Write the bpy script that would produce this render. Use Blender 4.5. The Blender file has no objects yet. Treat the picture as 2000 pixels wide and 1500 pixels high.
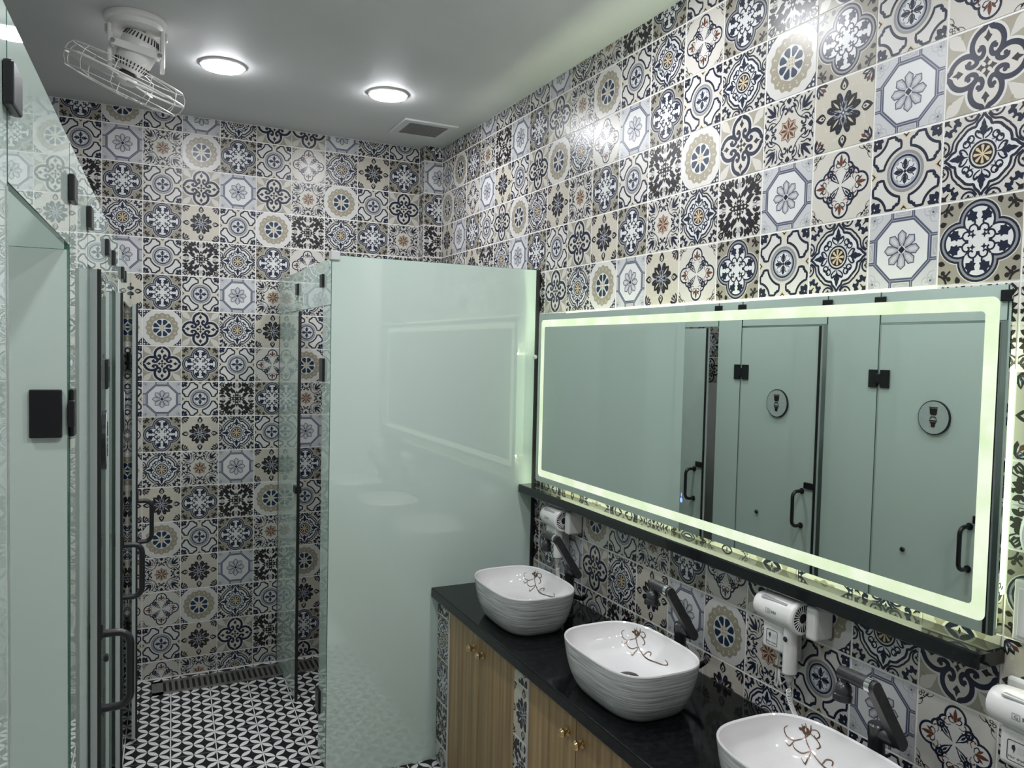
import bpy, bmesh, math, random
from mathutils import Vector, Matrix, geometry
random.seed(7)
SC = bpy.context.scene
COL = SC.collection
T = 0.2                                   # one wall tile = 20 cm; coordinates below are in tiles
FZ, CZ = -15.5, 0.48                      # floor and ceiling in tile rows
XR = 7.61                                 # right wall

def V(x, y, z): return Vector((x*T, y*T, (z-FZ)*T))

# ------------------------------------------------------------------ camera
cam_d = bpy.data.cameras.new('camera'); cam = bpy.data.objects.new('camera', cam_d); COL.objects.link(cam)
cam_d.sensor_fit = 'HORIZONTAL'; cam_d.sensor_width = 36.0; cam_d.lens = 1516.0/2000*36.0
cam_d.clip_start = 0.01
yaw, pitch, roll = 0.4556, -0.0432, 0.0228
fw = Vector((math.sin(yaw)*math.cos(pitch), math.cos(yaw)*math.cos(pitch), math.sin(pitch)))
rt = fw.cross(Vector((0, 0, 1))).normalized(); up = rt.cross(fw)
r2 = rt*math.cos(roll)+up*math.sin(roll); u2 = up*math.cos(roll)-rt*math.sin(roll)
mw = Matrix((r2, u2, -fw)).transposed().to_4x4(); mw.translation = V(-1.257, -23.943, -5.904)
cam.matrix_world = mw
SC.camera = cam

# ------------------------------------------------------------------ world, exposure
w = bpy.data.worlds.new('world'); SC.world = w; w.use_nodes = True
w.node_tree.nodes['Background'].inputs[0].default_value = (0.6, 0.65, 0.7, 1)
w.node_tree.nodes['Background'].inputs[1].default_value = 0.05
SC.view_settings.view_transform = 'Standard'; SC.view_settings.look = 'None'
SC.view_settings.gamma = 1.0; SC.view_settings.use_curve_mapping = False
SC.view_settings.exposure = 0.0
SC.cycles.caustics_reflective = False; SC.cycles.caustics_refractive = False
SC.cycles.adaptive_threshold = 0.02; SC.cycles.max_bounces = 6; SC.cycles.diffuse_bounces = 3; SC.cycles.glossy_bounces = 5
DOWNLIGHT_E = 155.0
BAND_E = 0.82
BACK_E = 1.7
LED_E = 60.0

# ------------------------------------------------------------------ materials
def mat(name, col, rough=0.5, metal=0.0, spec=0.5, coat=0.0, emit=None, estr=0.0, ior=1.5):
    m = bpy.data.materials.new(name); m.use_nodes = True
    b = m.node_tree.nodes['Principled BSDF']
    b.inputs['Base Color'].default_value = (*col, 1); b.inputs['Roughness'].default_value = rough
    b.inputs['Metallic'].default_value = metal; b.inputs['Specular IOR Level'].default_value = spec
    b.inputs['Coat Weight'].default_value = coat; b.inputs['IOR'].default_value = ior
    if emit:
        b.inputs['Emission Color'].default_value = (*emit, 1); b.inputs['Emission Strength'].default_value = estr
    return m

def noise_mat(name, c1, c2, scale=(1, 1, 1), nscale=5.0, detail=4, rough=0.5, lo=0.35, hi=0.65, bump=0.0, spec=0.5, coat=0.0):
    m = mat(name, c1, rough, spec=spec, coat=coat); nt = m.node_tree; b = nt.nodes['Principled BSDF']
    tc = nt.nodes.new('ShaderNodeTexCoord'); mp = nt.nodes.new('ShaderNodeMapping'); mp.inputs['Scale'].default_value = scale
    n = nt.nodes.new('ShaderNodeTexNoise'); n.inputs['Scale'].default_value = nscale; n.inputs['Detail'].default_value = detail
    r = nt.nodes.new('ShaderNodeValToRGB')
    r.color_ramp.elements[0].position = lo; r.color_ramp.elements[0].color = (*c1, 1)
    r.color_ramp.elements[1].position = hi; r.color_ramp.elements[1].color = (*c2, 1)
    nt.links.new(tc.outputs['Object'], mp.inputs[0]); nt.links.new(mp.outputs[0], n.inputs['Vector'])
    nt.links.new(n.outputs['Fac'], r.inputs[0]); nt.links.new(r.outputs[0], b.inputs['Base Color'])
    if bump:
        bp = nt.nodes.new('ShaderNodeBump'); bp.inputs['Strength'].default_value = bump; bp.inputs['Distance'].default_value = 0.002
        nt.links.new(n.outputs['Fac'], bp.inputs['Height']); nt.links.new(bp.outputs[0], b.inputs['Normal'])
    return m

TR = 0.30   # glaze roughness
TC = dict(cream=(.54, .515, .47), ivory=(.58, .565, .54), white=(.61, .61, .61), navy=(.012, .016, .034), dark=(.018, .015, .015),
          taupe=(.32, .295, .235), taupel=(.30, .272, .21), taupeq=(.28, .26, .21), tan=(.56, .45, .29), tanl=(.54, .50, .41), brown=(.11, .042, .024), slate=(.07, .08, .13),
          greyl=(.37, .37, .385), grey=(.24, .24, .25), paleb=(.49, .49, .505), beige=(.50, .465, .395), peach=(.43, .36, .285),
          lslate=(.31, .33, .38), olive=(.29, .26, .18), teal=(.013, .03, .06), black=(.012, .012, .014), petal=(.80, .80, .78))
TM = {}
def tmat(c):
    if c not in TM: TM[c] = mat('glaze_'+c, TC[c], TR, spec=0.28)
    return TM[c]

M = {}
M['grout'] = noise_mat('white_grout', (.80, .79, .77), (.74, .73, .70), nscale=8, rough=0.8)
M['ceiling'] = noise_mat('ceiling_paint', (.64, .65, .65), (.68, .69, .69), nscale=2, rough=0.55)
M['plaster'] = noise_mat('grey_plaster', (.42, .43, .41), (.48, .49, .47), nscale=3, rough=0.6)
M['glass'] = mat('pale_green_glass', (.585, .70, .635), 0.0, spec=0.5, ior=1.8)
M['glass_edge'] = mat('green_glass_edge', (.06, .16, .11), 0.08)
M['seal'] = mat('black_rubber', (.01, .01, .011), 0.45)
M['clearseal'] = mat('grey_clear_seal', (.42, .46, .45), 0.12)
M['blackmetal'] = mat('black_metal', (.010, .010, .012), 0.32, metal=0.0)
M['gun'] = noise_mat('gunmetal', (.020, .020, .022), (.035, .035, .037), nscale=40, rough=0.28)
M['chrome'] = mat('chrome', (.72, .72, .73), 0.12, metal=1.0)
M['steel'] = noise_mat('brushed_steel', (.38, .37, .35), (.48, .47, .45), scale=(1, 30, 1), nscale=20, rough=0.32)
for n in M['steel'].node_tree.nodes:
    if n.type == 'BSDF_PRINCIPLED': n.inputs['Metallic'].default_value = 0.9
M['darkhole'] = mat('dark_hollow', (.008, .008, .008), 0.6)
M['granite'] = noise_mat('black_granite', (.003, .0035, .004), (.012, .013, .014), nscale=60, detail=8, rough=0.10, lo=.45, hi=.85, spec=0.22)
M['shelfstone'] = noise_mat('honed_black_stone', (.006, .007, .008), (.016, .017, .018), nscale=60, detail=8, rough=0.07, lo=.45, hi=.85, spec=0.4)
M['whiteplastic'] = mat('white_plastic', (.72, .71, .69), 0.25)
M['greyplastic'] = mat('pale_grey_plastic', (.60, .60, .60), 0.35)
M['silver'] = mat('silver_band', (.55, .55, .56), 0.25, metal=0.4)
M['porcelain'] = mat('white_porcelain', (.74, .725, .72), 0.06, coat=0.3)
M['streak'] = noise_mat('grey_streaked_glaze', (.62, .62, .615), (.26, .26, .26), scale=(1.0, 1.0, 34), nscale=7, detail=6, rough=0.2, lo=.36, hi=.68)
M['gold'] = mat('copper_print', (.12, .065, .035), 0.25, metal=0.3)
M['goldk'] = mat('brass', (.62, .43, .22), 0.2, metal=1.0)
M['mirror'] = mat('silvered_glass', (.64, .69, .665), 0.008, metal=1.0)
M['band'] = noise_mat('frosted_lit_band', (.16, .20, .12), (.20, .24, .16), nscale=3, rough=0.4)
b = M['band'].node_tree.nodes['Principled BSDF']; nt = M['band'].node_tree
tc = nt.nodes.new('ShaderNodeTexCoord'); nz = nt.nodes.new('ShaderNodeTexNoise'); nz.inputs['Scale'].default_value = 9.0; nz.inputs['Detail'].default_value = 3
cr = nt.nodes.new('ShaderNodeValToRGB'); cr.color_ramp.elements[0].position = .38; cr.color_ramp.elements[0].color = (.76, .92, .60, 1)
cr.color_ramp.elements[1].position = .62; cr.color_ramp.elements[1].color = (.96, 1.0, .84, 1)
nt.links.new(tc.outputs['Object'], nz.inputs['Vector']); nt.links.new(nz.outputs['Fac'], cr.inputs[0]); nt.links.new(cr.outputs[0], b.inputs['Emission Color'])
b.inputs['Emission Strength'].default_value = BAND_E
M['back_led'] = mat('mirror_back_led', (.6, .7, .5), 0.5, emit=(.74, 1.0, .62), estr=BACK_E)
M['led'] = mat('mirror_top_led', (.7, .7, .6), 0.5, emit=(.90, 1.0, .70), estr=LED_E)
M['lamp'] = mat('downlight_diffuser', (.9, .9, .9), 0.4, emit=(.95, .96, 1.0), estr=DOWNLIGHT_E)
M['touch'] = mat('blue_touch_light', (.1, .15, .8), 0.4, emit=(.12, .2, 1.0), estr=3.0)
M['ink'] = mat('dark_ink', (.02, .02, .02), 0.5)
M['sign'] = noise_mat('brushed_sign', (.42, .50, .47), (.48, .55, .52), nscale=20, rough=0.3)
M['signink'] = mat('sign_brown', (.02, .010, .009), 0.35)
M['offfront'] = noise_mat('grey_tiled_far_wall', (.30, .29, .27), (.62, .60, .56), nscale=9, rough=0.3)

def wood():
    m = mat('oak_veneer', (.3, .2, .1), 0.42); nt = m.node_tree; b = nt.nodes['Principled BSDF']
    tc = nt.nodes.new('ShaderNodeTexCoord'); mp = nt.nodes.new('ShaderNodeMapping'); mp.inputs['Scale'].default_value = (14, 14, 0.5)
    n = nt.nodes.new('ShaderNodeTexNoise'); n.inputs['Scale'].default_value = 3.0; n.inputs['Detail'].default_value = 6
    r = nt.nodes.new('ShaderNodeValToRGB'); r.color_ramp.elements[0].position = .3; r.color_ramp.elements[0].color = (.21, .125, .052, 1)
    r.color_ramp.elements[1].position = .7; r.color_ramp.elements[1].color = (.42, .28, .13, 1)
    nt.links.new(tc.outputs['Object'], mp.inputs[0]); nt.links.new(mp.outputs[0], n.inputs['Vector']); nt.links.new(n.outputs['Fac'], r.inputs[0])
    nt.links.new(r.outputs[0], b.inputs['Base Color']); return m
M['wood'] = wood()
M['wooddark'] = mat('cabinet_inside', (.08, .055, .03), 0.6)

# ------------------------------------------------------------------ object helpers (all coordinates in tiles)
def tag(o, label=None, cat=None, group=None, kind=None):
    if label: o['label'] = label
    if cat: o['category'] = cat
    if group: o['group'] = group
    if kind: o['kind'] = kind
    return o

def thing(name, loc, label, cat, group=None):
    o = bpy.data.objects.new(name, None); COL.objects.link(o); o.location = V(*loc); o.empty_display_size = 0.05
    return tag(o, label, cat, group)

class MB:
    def __init__(s): s.bm = bmesh.new()
    def box(s, a, b, bev=0.0, seg=2, basis=None, org=None):
        lo = [min(p, q) for p, q in zip(a, b)]; hi = [max(p, q) for p, q in zip(a, b)]
        vs = []
        for x in (lo[0], hi[0]):
            for y in (lo[1], hi[1]):
                for z in (lo[2], hi[2]): vs.append(s.bm.verts.new((x, y, z)))
        idx = [(0, 1, 3, 2), (4, 6, 7, 5), (0, 4, 5, 1), (2, 3, 7, 6), (0, 2, 6, 4), (1, 5, 7, 3)]
        fs = [s.bm.faces.new([vs[i] for i in f]) for f in idx]
        if bev > 0:
            es = list({e for f in fs for e in f.edges})
            r = bmesh.ops.bevel(s.bm, geom=es, offset=bev, segments=seg, affect='EDGES', profile=0.5)
            vs = list({v for f in r['faces'] for v in f.verts} | {v for v in vs if v.is_valid} | {v for f in fs if f.is_valid for v in f.verts})
        if basis is not None:
            o = Vector(org)
            for v in vs: v.co = o+basis[0]*v.co.x+basis[1]*v.co.y+basis[2]*v.co.z
        return s
    def tube(s, pts, r, n=10, caps=True, closed=False):
        pts = [Vector(p) for p in pts]; m = len(pts)
        rs = r if isinstance(r, (list, tuple)) else [r]*m
        rings = []; prev = None
        for i, p in enumerate(pts):
            if closed: t = (pts[(i+1) % m]-pts[i-1]).normalized()
            else: t = (pts[min(i+1, m-1)]-pts[max(i-1, 0)]).normalized()
            if prev is None:
                a = Vector((0, 0, 1)) if abs(t.z) < 0.9 else Vector((1, 0, 0))
                nx = t.cross(a).normalized()
            else: nx = (prev-t*prev.dot(t)).normalized()
            prev = nx; ny = t.cross(nx)
            rings.append([s.bm.verts.new(p+(nx*math.cos(2*math.pi*k/n)+ny*math.sin(2*math.pi*k/n))*rs[i]) for k in range(n)])
        for i in range(m if closed else m-1):
            A, B = rings[i], rings[(i+1) % m]
            for k in range(n): s.bm.faces.new((A[k], A[(k+1) % n], B[(k+1) % n], B[k]))
        if caps and not closed:
            s.bm.faces.new(rings[0][::-1]); s.bm.faces.new(rings[-1])
        return s
    def lathe(s, prof, org, axis=(0, 0, 1), n=32, sq=None):
        ax = Vector(axis).normalized(); a = Vector((0, 0, 1)) if abs(ax.z) < .9 else Vector((1, 0, 0))
        nx = ax.cross(a).normalized(); ny = ax.cross(nx); o = Vector(org); rings = []
        for r, h in prof:
            if r < 1e-6: rings.append([s.bm.verts.new(o+ax*h)])
            else: rings.append([s.bm.verts.new(o+ax*h+(nx*math.cos(2*math.pi*k/n)+ny*math.sin(2*math.pi*k/n))*r) for k in range(n)])
        for A, B in zip(rings, rings[1:]):
            if len(A) == 1 and len(B) == 1: continue
            for k in range(n):
                k2 = (k+1) % n
                if len(A) == 1: s.bm.faces.new((A[0], B[k2], B[k]))
                elif len(B) == 1: s.bm.faces.new((A[k], A[k2], B[0]))
                else: s.bm.faces.new((A[k], A[k2], B[k2], B[k]))
        return s
    def loft(s, rings, close_ends=(False, False)):
        R = [[s.bm.verts.new(p) for p in r] for r in rings]; n = len(R[0])
        for A, B in zip(R, R[1:]):
            for k in range(n): s.bm.faces.new((A[k], A[(k+1) % n], B[(k+1) % n], B[k]))
        if close_ends[0]: s.bm.faces.new(R[0][::-1])
        if close_ends[1]: s.bm.faces.new(R[-1])
        return s
    def poly(s, pts):
        s.bm.faces.new([s.bm.verts.new(p) for p in pts]); return s
    def prism(s, pts, d):
        d = Vector(d); A = [s.bm.verts.new(p) for p in pts]; B = [s.bm.verts.new(Vector(p)+d) for p in pts]; n = len(A)
        s.bm.faces.new(A); s.bm.faces.new(B[::-1])
        for k in range(n): s.bm.faces.new((A[k], B[k], B[(k+1) % n], A[(k+1) % n]))
        return s
    def build(s, name, m, parent=None, smooth=False, label=None, root=None):
        bmesh.ops.recalc_face_normals(s.bm, faces=s.bm.faces)
        org = Vector((0, 0, 0))
        p = parent
        while p is not None: org = org+p.location; p = p.parent
        for v in s.bm.verts: v.co = V(*v.co)-org
        me = bpy.data.meshes.new(name); s.bm.to_mesh(me); s.bm.free()
        for mm in (m if isinstance(m, (list, tuple)) else [m]): me.materials.append(mm)
        if smooth:
            for p in me.polygons: p.use_smooth = True
            try: me.set_sharp_from_angle(angle=math.radians(40))
            except Exception: pass
        o = bpy.data.objects.new(name, me); COL.objects.link(o)
        if parent: o.parent = parent
        if label: o['label'] = label
        return o

def solo(name, mb, m, label, cat, group=None, smooth=False, loc=None):
    # a thing that is one mesh, its origin at loc
    o = mb.build(name, m, None, smooth)
    if loc is not None:
        p = V(*loc); o.data.transform(Matrix.Translation(-p)); o.location = p
    return tag(o, label, cat, group)

def struct(name, mb, m):
    o = mb.build(name, m); o['kind'] = 'structure'; return o

# ------------------------------------------------------------------ tile patterns, drawn as inlaid 2-D shapes
def arc(cx, cy, r, a0, a1, n=10):
    return [(cx+r*math.cos(math.radians(a0+(a1-a0)*i/n)), cy+r*math.sin(math.radians(a0+(a1-a0)*i/n))) for i in range(n+1)]
def crv(pts, n=5):
    out = []; P = [pts[0]]+list(pts)+[pts[-1]]
    for i in range(1, len(P)-2):
        p0, p1, p2, p3 = P[i-1], P[i], P[i+1], P[i+2]
        for k in range(n):
            t = k/n
            out.append(tuple(0.5*(2*p1[j]+(-p0[j]+p2[j])*t+(2*p0[j]-5*p1[j]+4*p2[j]-p3[j])*t*t+(-p0[j]+3*p1[j]-3*p2[j]+p3[j])*t**3) for j in (0, 1)))
    out.append(tuple(pts[-1])); return out

class Pat:
    def __init__(s, base): s.base = base; s.items = []; s.tf = [(1, 0, 0, 1)]
    def sym(s, n=1, mir=False, off=0.0):
        s.tf = []
        for k in range(n):
            a = 2*math.pi*k/n+math.radians(off); c, q = math.cos(a), math.sin(a)
            s.tf.append((c, -q, q, c))
            if mir: s.tf.append((-c, -q, -q, c))
        return s
    def quads(s, quads, col, L):
        seen = set()
        for (a, b, c, d) in s.tf:
            key = tuple(sorted((round(a*x+b*y, 4)+0.0, round(c*x+d*y, 4)+0.0) for q in quads for x, y in q))
            if key in seen: continue
            seen.add(key)
            s.items.append((L, col, [[(a*x+b*y, c*x+d*y) for x, y in q] for q in quads]))
    def fill(s, pts, col, L=1):
        tris = geometry.tessellate_polygon([[Vector((x, y, 0)) for x, y in pts]])
        s.quads([[pts[i] for i in t] for t in tris], col, L)
    def disc(s, x, y, r, col, L=1, n=16):
        s.quads([[(x+r*math.cos(2*math.pi*k/n), y+r*math.sin(2*math.pi*k/n)) for k in range(n)]], col, L)
    def stroke(s, pts, w, col, L=2, closed=False, taper=None):
        m = len(pts); lp = []; rp = []
        for i, p in enumerate(pts):
            if closed: q0, q1 = pts[i-1], pts[(i+1) % m]
            else: q0, q1 = pts[max(i-1, 0)], pts[min(i+1, m-1)]
            tx, ty = q1[0]-q0[0], q1[1]-q0[1]; l = math.hypot(tx, ty) or 1
            ww = w/2*(1.22 if col in ('navy', 'dark', 'slate') else 1.0)
            if taper: ww *= taper[0]+(taper[1]-taper[0])*i/(m-1)
            nx, ny = -ty/l*ww, tx/l*ww
            lp.append((p[0]+nx, p[1]+ny)); rp.append((p[0]-nx, p[1]-ny))
        R = range(m) if closed else range(m-1)
        s.quads([[lp[i], lp[(i+1) % m], rp[(i+1) % m], rp[i]] for i in R], col, L)
    def ring(s, x, y, r, w, col, L=2, n=24): s.stroke(arc(x, y, r, 0, 360, n)[:-1], w, col, L, closed=True)
    def leaf(s, p, q, w, col, L=3, bulge=0.45, n=5):
        dx, dy = q[0]-p[0], q[1]-p[1]; l = math.hypot(dx, dy); nx, ny = -dy/l, dx/l; A = []; B = []
        if col in ('navy', 'dark') and s.base != 'black': w *= 1.15
        for i in range(n+1):
            t = i/n; h = w/2*math.sin(math.pi*t**(math.log(.5)/math.log(bulge)))
            A.append((p[0]+dx*t+nx*h, p[1]+dy*t+ny*h)); B.append((p[0]+dx*t-nx*h, p[1]+dy*t-ny*h))
        s.quads([A+B[-2:0:-1]], col, L)
    def curl(s, pts, w, col, L=3, ball=0.0, taper=(0.5, 1.0)):
        c = crv(pts, 4); s.stroke(c, w, col, L, taper=taper)
        if ball: s.disc(pts[-1][0], pts[-1][1], ball, col, L, 10)

def pat_rosette():
    p = Pat('ivory'); p.sym(1)
    p.fill([((.83+.035*math.cos(16*a))*math.cos(a), (.83+.035*math.cos(16*a))*math.sin(a)) for a in [2*math.pi*k/96 for k in range(96)]], 'taupel', 1)
    p.ring(0, 0, .79, .018, 'olive', 2, 40); p.ring(0, 0, .585, .02, 'olive', 2, 32)
    p.sym(16); p.disc(.72, 0, .034, 'tanl', 3, 8); p.ring(.68, .13, .05, .015, 'olive', 2, 10); p.disc(.64, .0, .02, 'ivory', 3, 6)
    p.sym(1); p.fill([((.535-.025*abs(math.sin(4*a)))*math.cos(a), (.535-.025*abs(math.sin(4*a)))*math.sin(a)) for a in [2*math.pi*k/64 for k in range(64)]], 'ivory', 4)
    P = lambda r, d: (r*math.cos(math.radians(d)), r*math.sin(math.radians(d)))
    p.sym(8, off=22.5); p.fill([P(.18, -9), P(.33, -17.5), P(.43, -18), P(.475, -10), P(.49, 0), P(.475, 10), P(.43, 18), P(.33, 17.5), P(.18, 9)], 'teal', 5)
    p.sym(1); p.disc(0, 0, .165, 'tanl', 6); p.ring(0, 0, .155, .02, 'olive', 7, 20)
    p.sym(4, off=45); p.disc(.075, 0, .035, 'olive', 7, 8)
    p.sym(4)
    p.fill([(.99, .99), (.99, .50), (.93, .62), (.86, .70), (.80, .80), (.70, .86), (.62, .93), (.50, .99)], 'navy', 2)
    p.disc(.90, .90, .05, 'ivory', 3, 8); p.disc(.905, .76, .035, 'ivory', 3, 8); p.disc(.76, .905, .035, 'ivory', 3, 8)
    return p

def pat_octagon():
    p = Pat('paleb'); a, b = .33, .78
    oc = [(a, b), (b, a), (b, -a), (a, -b), (-a, -b), (-b, -a), (-b, a), (-a, b)]
    p.sym(1); p.fill(oc, 'white', 1)
    p.stroke(oc, .13, 'greyl', 2, closed=True); p.stroke(oc, .09, 'slate', 3, closed=True); p.stroke(oc, .018, 'greyl', 4, closed=True)
    p.sym(4, True); p.stroke([(a-.03, b+.02), (a-.03, 1)], .07, 'slate', 3); p.stroke([(a-.03, b+.02), (a-.03, 1)], .016, 'greyl', 4)
    p.curl([(.95, .6), (.82, .62), (.76, .72), (.84, .78), (.88, .70)], .04, 'greyl', 2)
    p.curl([(.97, .80), (.90, .86), (.93, .93)], .04, 'greyl', 2); p.leaf((.95, .95), (.74, .86), .09, 'greyl', 2)
    p.sym(4); p.disc(.84, .84, .03, 'slate', 3, 8); p.fill([(-.22, .86), (.22, .86), (.22, 1), (-.22, 1)], 'greyl', 1); p.curl([(-.15, .93), (0, .9), (.15, .95)], .03, 'paleb', 2)
    p.sym(8)
    pt = [(.10, -.035), (.24, -.10), (.40, -.115), (.50, 0), (.40, .115), (.24, .10), (.10, .035)]
    p.fill(pt, 'greyl', 2); p.fill([(.18, 0), (.28, -.05), (.40, -.045), (.44, 0), (.40, .045), (.28, .05)], 'paleb', 3); p.stroke(pt, .026, 'slate', 3)
    p.sym(4); p.fill([(0, 0), (.10, 0), (0, .10)], 'navy', 4)
    return p

def pat_knot():
    p = Pat('taupe'); p.sym(4)
    p.leaf((.98, .98), (.50, .50), .26, 'cream', 1); p.leaf((.96, .84), (.70, .58), .15, 'cream', 1); p.leaf((.84, .96), (.58, .70), .15, 'cream', 1)
    p.leaf((.95, .60), (.80, .64), .08, 'olive', 1)
    lobe = arc(0, .53, .375, -33, 74, 10)+[(.07, .93), (.06, 1.0)]
    p.fill([(0, 0), (.32, .32)]+arc(0, .53, .375, -33, 213, 16)[1:-1]+[(-.32, .32)], 'cream', 2)
    p.fill(arc(0, .53, .375, 30, 150, 8)+[(-.06, .99), (.06, .99)], 'cream', 2)
    p.sym(4, True)
    p.stroke(lobe, .25, 'ivory', 1); p.stroke(lobe, .108, 'navy', 3)
    p.stroke(crv([(.33, .33), (.25, .25), (.14, .25), (.085, .35), (.12, .47), (.20, .48)], 4), .10, 'navy', 3, taper=(1.1, .8)); p.disc(.19, .43, .058, 'navy', 3, 10)
    p.sym(4)
    p.fill([(0, .56), (.06, .64), (.10, .70), (.05, .73), (0, .85), (-.05, .73), (-.10, .70), (-.06, .64)], 'dark', 3)
    p.fill([(0, .03), (.045, .11), (.09, .13), (.045, .17), (0, .255), (-.045, .17), (-.09, .13), (-.045, .11)], 'dark', 3)
    p.disc(0, 0, .05, 'dark', 3, 8)
    return p

def pat_wheel():
    p = Pat('cream'); p.sym(4, True)
    p.sym(4)
    inn = [(.205, .835), (.15, .80), (.135, .70)]+arc(0, 0, .64, 77, 13, 10)+[(.70, .135), (.80, .15), (.835, .205)]
    out = [(.295, .895), (.34, .935), (.46, .935)]+arc(1, 1, .47, 190, 260, 10)+[(.935, .46), (.935, .34), (.895, .295)]
    p.fill([(.16, .70)]+arc(0, 0, .65, 77, 13, 8)+[(.70, .16), (.92, .33), (.93, .46)]+arc(1, 1, .47, 260, 190, 8)+[(.46, .93), (.33, .92)], 'ivory', 1)
    p.stroke(inn, .06, 'navy', 3); p.stroke(out, .06, 'navy', 3)
    for x, y in ((.215, .82), (.82, .215), (.285, .87), (.87, .285)): p.disc(x, y, .052, 'navy', 3, 10)
    p.leaf((.99, .99), (.71, .71), .17, 'navy', 3, bulge=.6); p.leaf((.97, .90), (.88, .66), .12, 'navy', 3, bulge=.65); p.leaf((.90, .97), (.66, .88), .12, 'navy', 3, bulge=.65)
    p.disc(.87, .87, .025, 'cream', 4, 8)
    p.fill([(-.165, 1), (.165, 1), (0, .81)], 'tan', 2); p.fill([(-.12, 1), (.12, 1), (0, .865)], 'dark', 3); p.disc(0, .985, .05, 'ivory', 4, 8)
    p.sym(1)
    p.disc(0, 0, .53, 'grey', 2, 32); p.disc(0, 0, .46, 'greyl', 3, 32); p.disc(0, 0, .425, 'navy', 4, 32); p.disc(0, 0, .375, 'lslate', 5, 32); p.disc(0, 0, .33, 'white', 6, 24)
    p.sym(4); p.leaf((0, .02), (0, .33), .115, 'navy', 7, bulge=.62); p.disc(0, 0, .045, 'navy', 7, 8)
    p.sym(4, True); p.curl([(.01, .06), (.07, .13), (.09, .22), (.15, .25)], .028, 'navy', 7, taper=(1, .6)); p.disc(.23, .23, .055, 'lslate', 7, 8)
    return p

def pat_quatrefoil():
    p = Pat('taupeq'); p.sym(4)
    c, r = .465, .47
    p.disc(0, c, r+.055, 'cream', 1, 28); p.disc(0, c, r+.03, 'navy', 2, 28); p.disc(0, c, r-.022, 'grey', 3, 28); p.disc(0, c, r-.078, 'navy', 4, 28); p.disc(0, c, r-.13, 'white', 5, 28)
    p.sym(1); p.disc(0, 0, .40, 'white', 5, 24)
    p.sym(4, True)
    p.fill([(.035, .52), (.10, .50), (.15, .44), (.20, .50), (.29, .50), (.285, .57), (.315, .62), (.25, .66), (.21, .78), (.14, .69), (.05, .68), (.075, .59)], 'navy', 6)
    p.stroke(crv([(.02, .24), (.04, .34), (.12, .39), (.21, .35), (.23, .26), (.17, .22), (.12, .26)], 4), .036, 'navy', 6); p.stroke(crv([(.11, .39), (.10, .46), (.13, .54)], 3), .04, 'navy', 6)
    p.fill([(.14, .22), (.115, .165), (.055, .14), (.115, .115), (.14, .055), (.165, .115), (.225, .14), (.165, .165)], 'navy', 6)
    p.stroke([(.225, .225), (.31, .31)], .035, 'navy', 6)
    p.sym(4)
    p.leaf((0, .24), (0, .34), .05, 'navy', 6)
    for x, y in ((.79, .79), (.85, .70), (.70, .85)): p.disc(x, y, .06, 'dark', 3, 8)
    p.stroke([(.79, .79), (.66, .66)], .04, 'dark', 3); p.leaf((.99, .45), (.80, .50), .12, 'dark', 2); p.leaf((.45, .99), (.50, .80), .12, 'dark', 2)
    p.stroke(arc(1, 1, .24, 180, 270, 6), .045, 'dark', 3)
    return p

def pat_medallion():
    p = Pat('cream'); p.sym(4, True)
    o = [(0, .95), (.06, .85), (.15, .76), (.19, .67), (.27, .66), (.39, .62), (.47, .54), (.51, .51)]
    p.fill([(0, 0)]+[(x*1.06, y*1.06) for x, y in o], 'tanl', 1)
    p.fill([(0, 0)]+o, 'white', 2); p.stroke(crv(o, 3), .055, 'navy', 3)
    p.stroke(crv([(.10, .93), (.22, .78), (.42, .73), (.55, .62), (.60, .60)], 3), .042, 'navy', 3)
    p.curl([(.04, .36), (.12, .40), (.19, .48), (.17, .56), (.11, .53)], .05, 'navy', 4, .04); p.ring(.30, .40, .08, .034, 'navy', 4, 12)
    p.curl([(.20, .30), (.30, .31), (.36, .36), (.33, .43)], .03, 'navy', 4, .03)
    p.fill([(.98, .60), (.90, .60), (.84, .54), (.76, .56), (.78, .66), (.70, .70), (.80, .74), (.86, .70), (.94, .76)], 'navy', 3)
    p.stroke(crv([(.66, .66), (.74, .72), (.84, .70)], 3), .05, 'navy', 3)
    p.fill([(.24, 1), (.20, .93), (.16, .99)], 'dark', 4); p.stroke(arc(.30, 1.0, .17, 180, 360, 8), .04, 'navy', 4); p.disc(.30, .93, .035, 'dark', 5, 8); p.disc(.25, .97, .03, 'dark', 5, 8); p.disc(.35, .97, .03, 'dark', 5, 8)
    p.sym(4)
    p.fill([(0, .30), (.022, .44), (.09, .50), (.07, .55), (.10, .60), (.06, .66), (.05, .73), (0, .83), (-.05, .73), (-.06, .66), (-.10, .60), (-.07, .55), (-.09, .50), (-.022, .44)], 'navy', 5)
    p.fill([(.99, .99), (.99, .84), (.90, .86), (.82, .80), (.78, .78), (.80, .82), (.86, .90), (.84, .99)], 'dark', 4)
    p.sym(1); p.disc(0, 0, .335, 'navy', 6, 28); p.disc(0, 0, .285, 'cream', 7, 28); p.disc(0, 0, .245, 'dark', 8, 28)
    p.sym(8); p.fill([(.04, -.012), (.20, -.040), (.225, 0), (.20, .040), (.04, .012)], 'tan', 9)
    p.sym(1); p.disc(0, 0, .05, 'tan', 9, 8)
    return p

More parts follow.
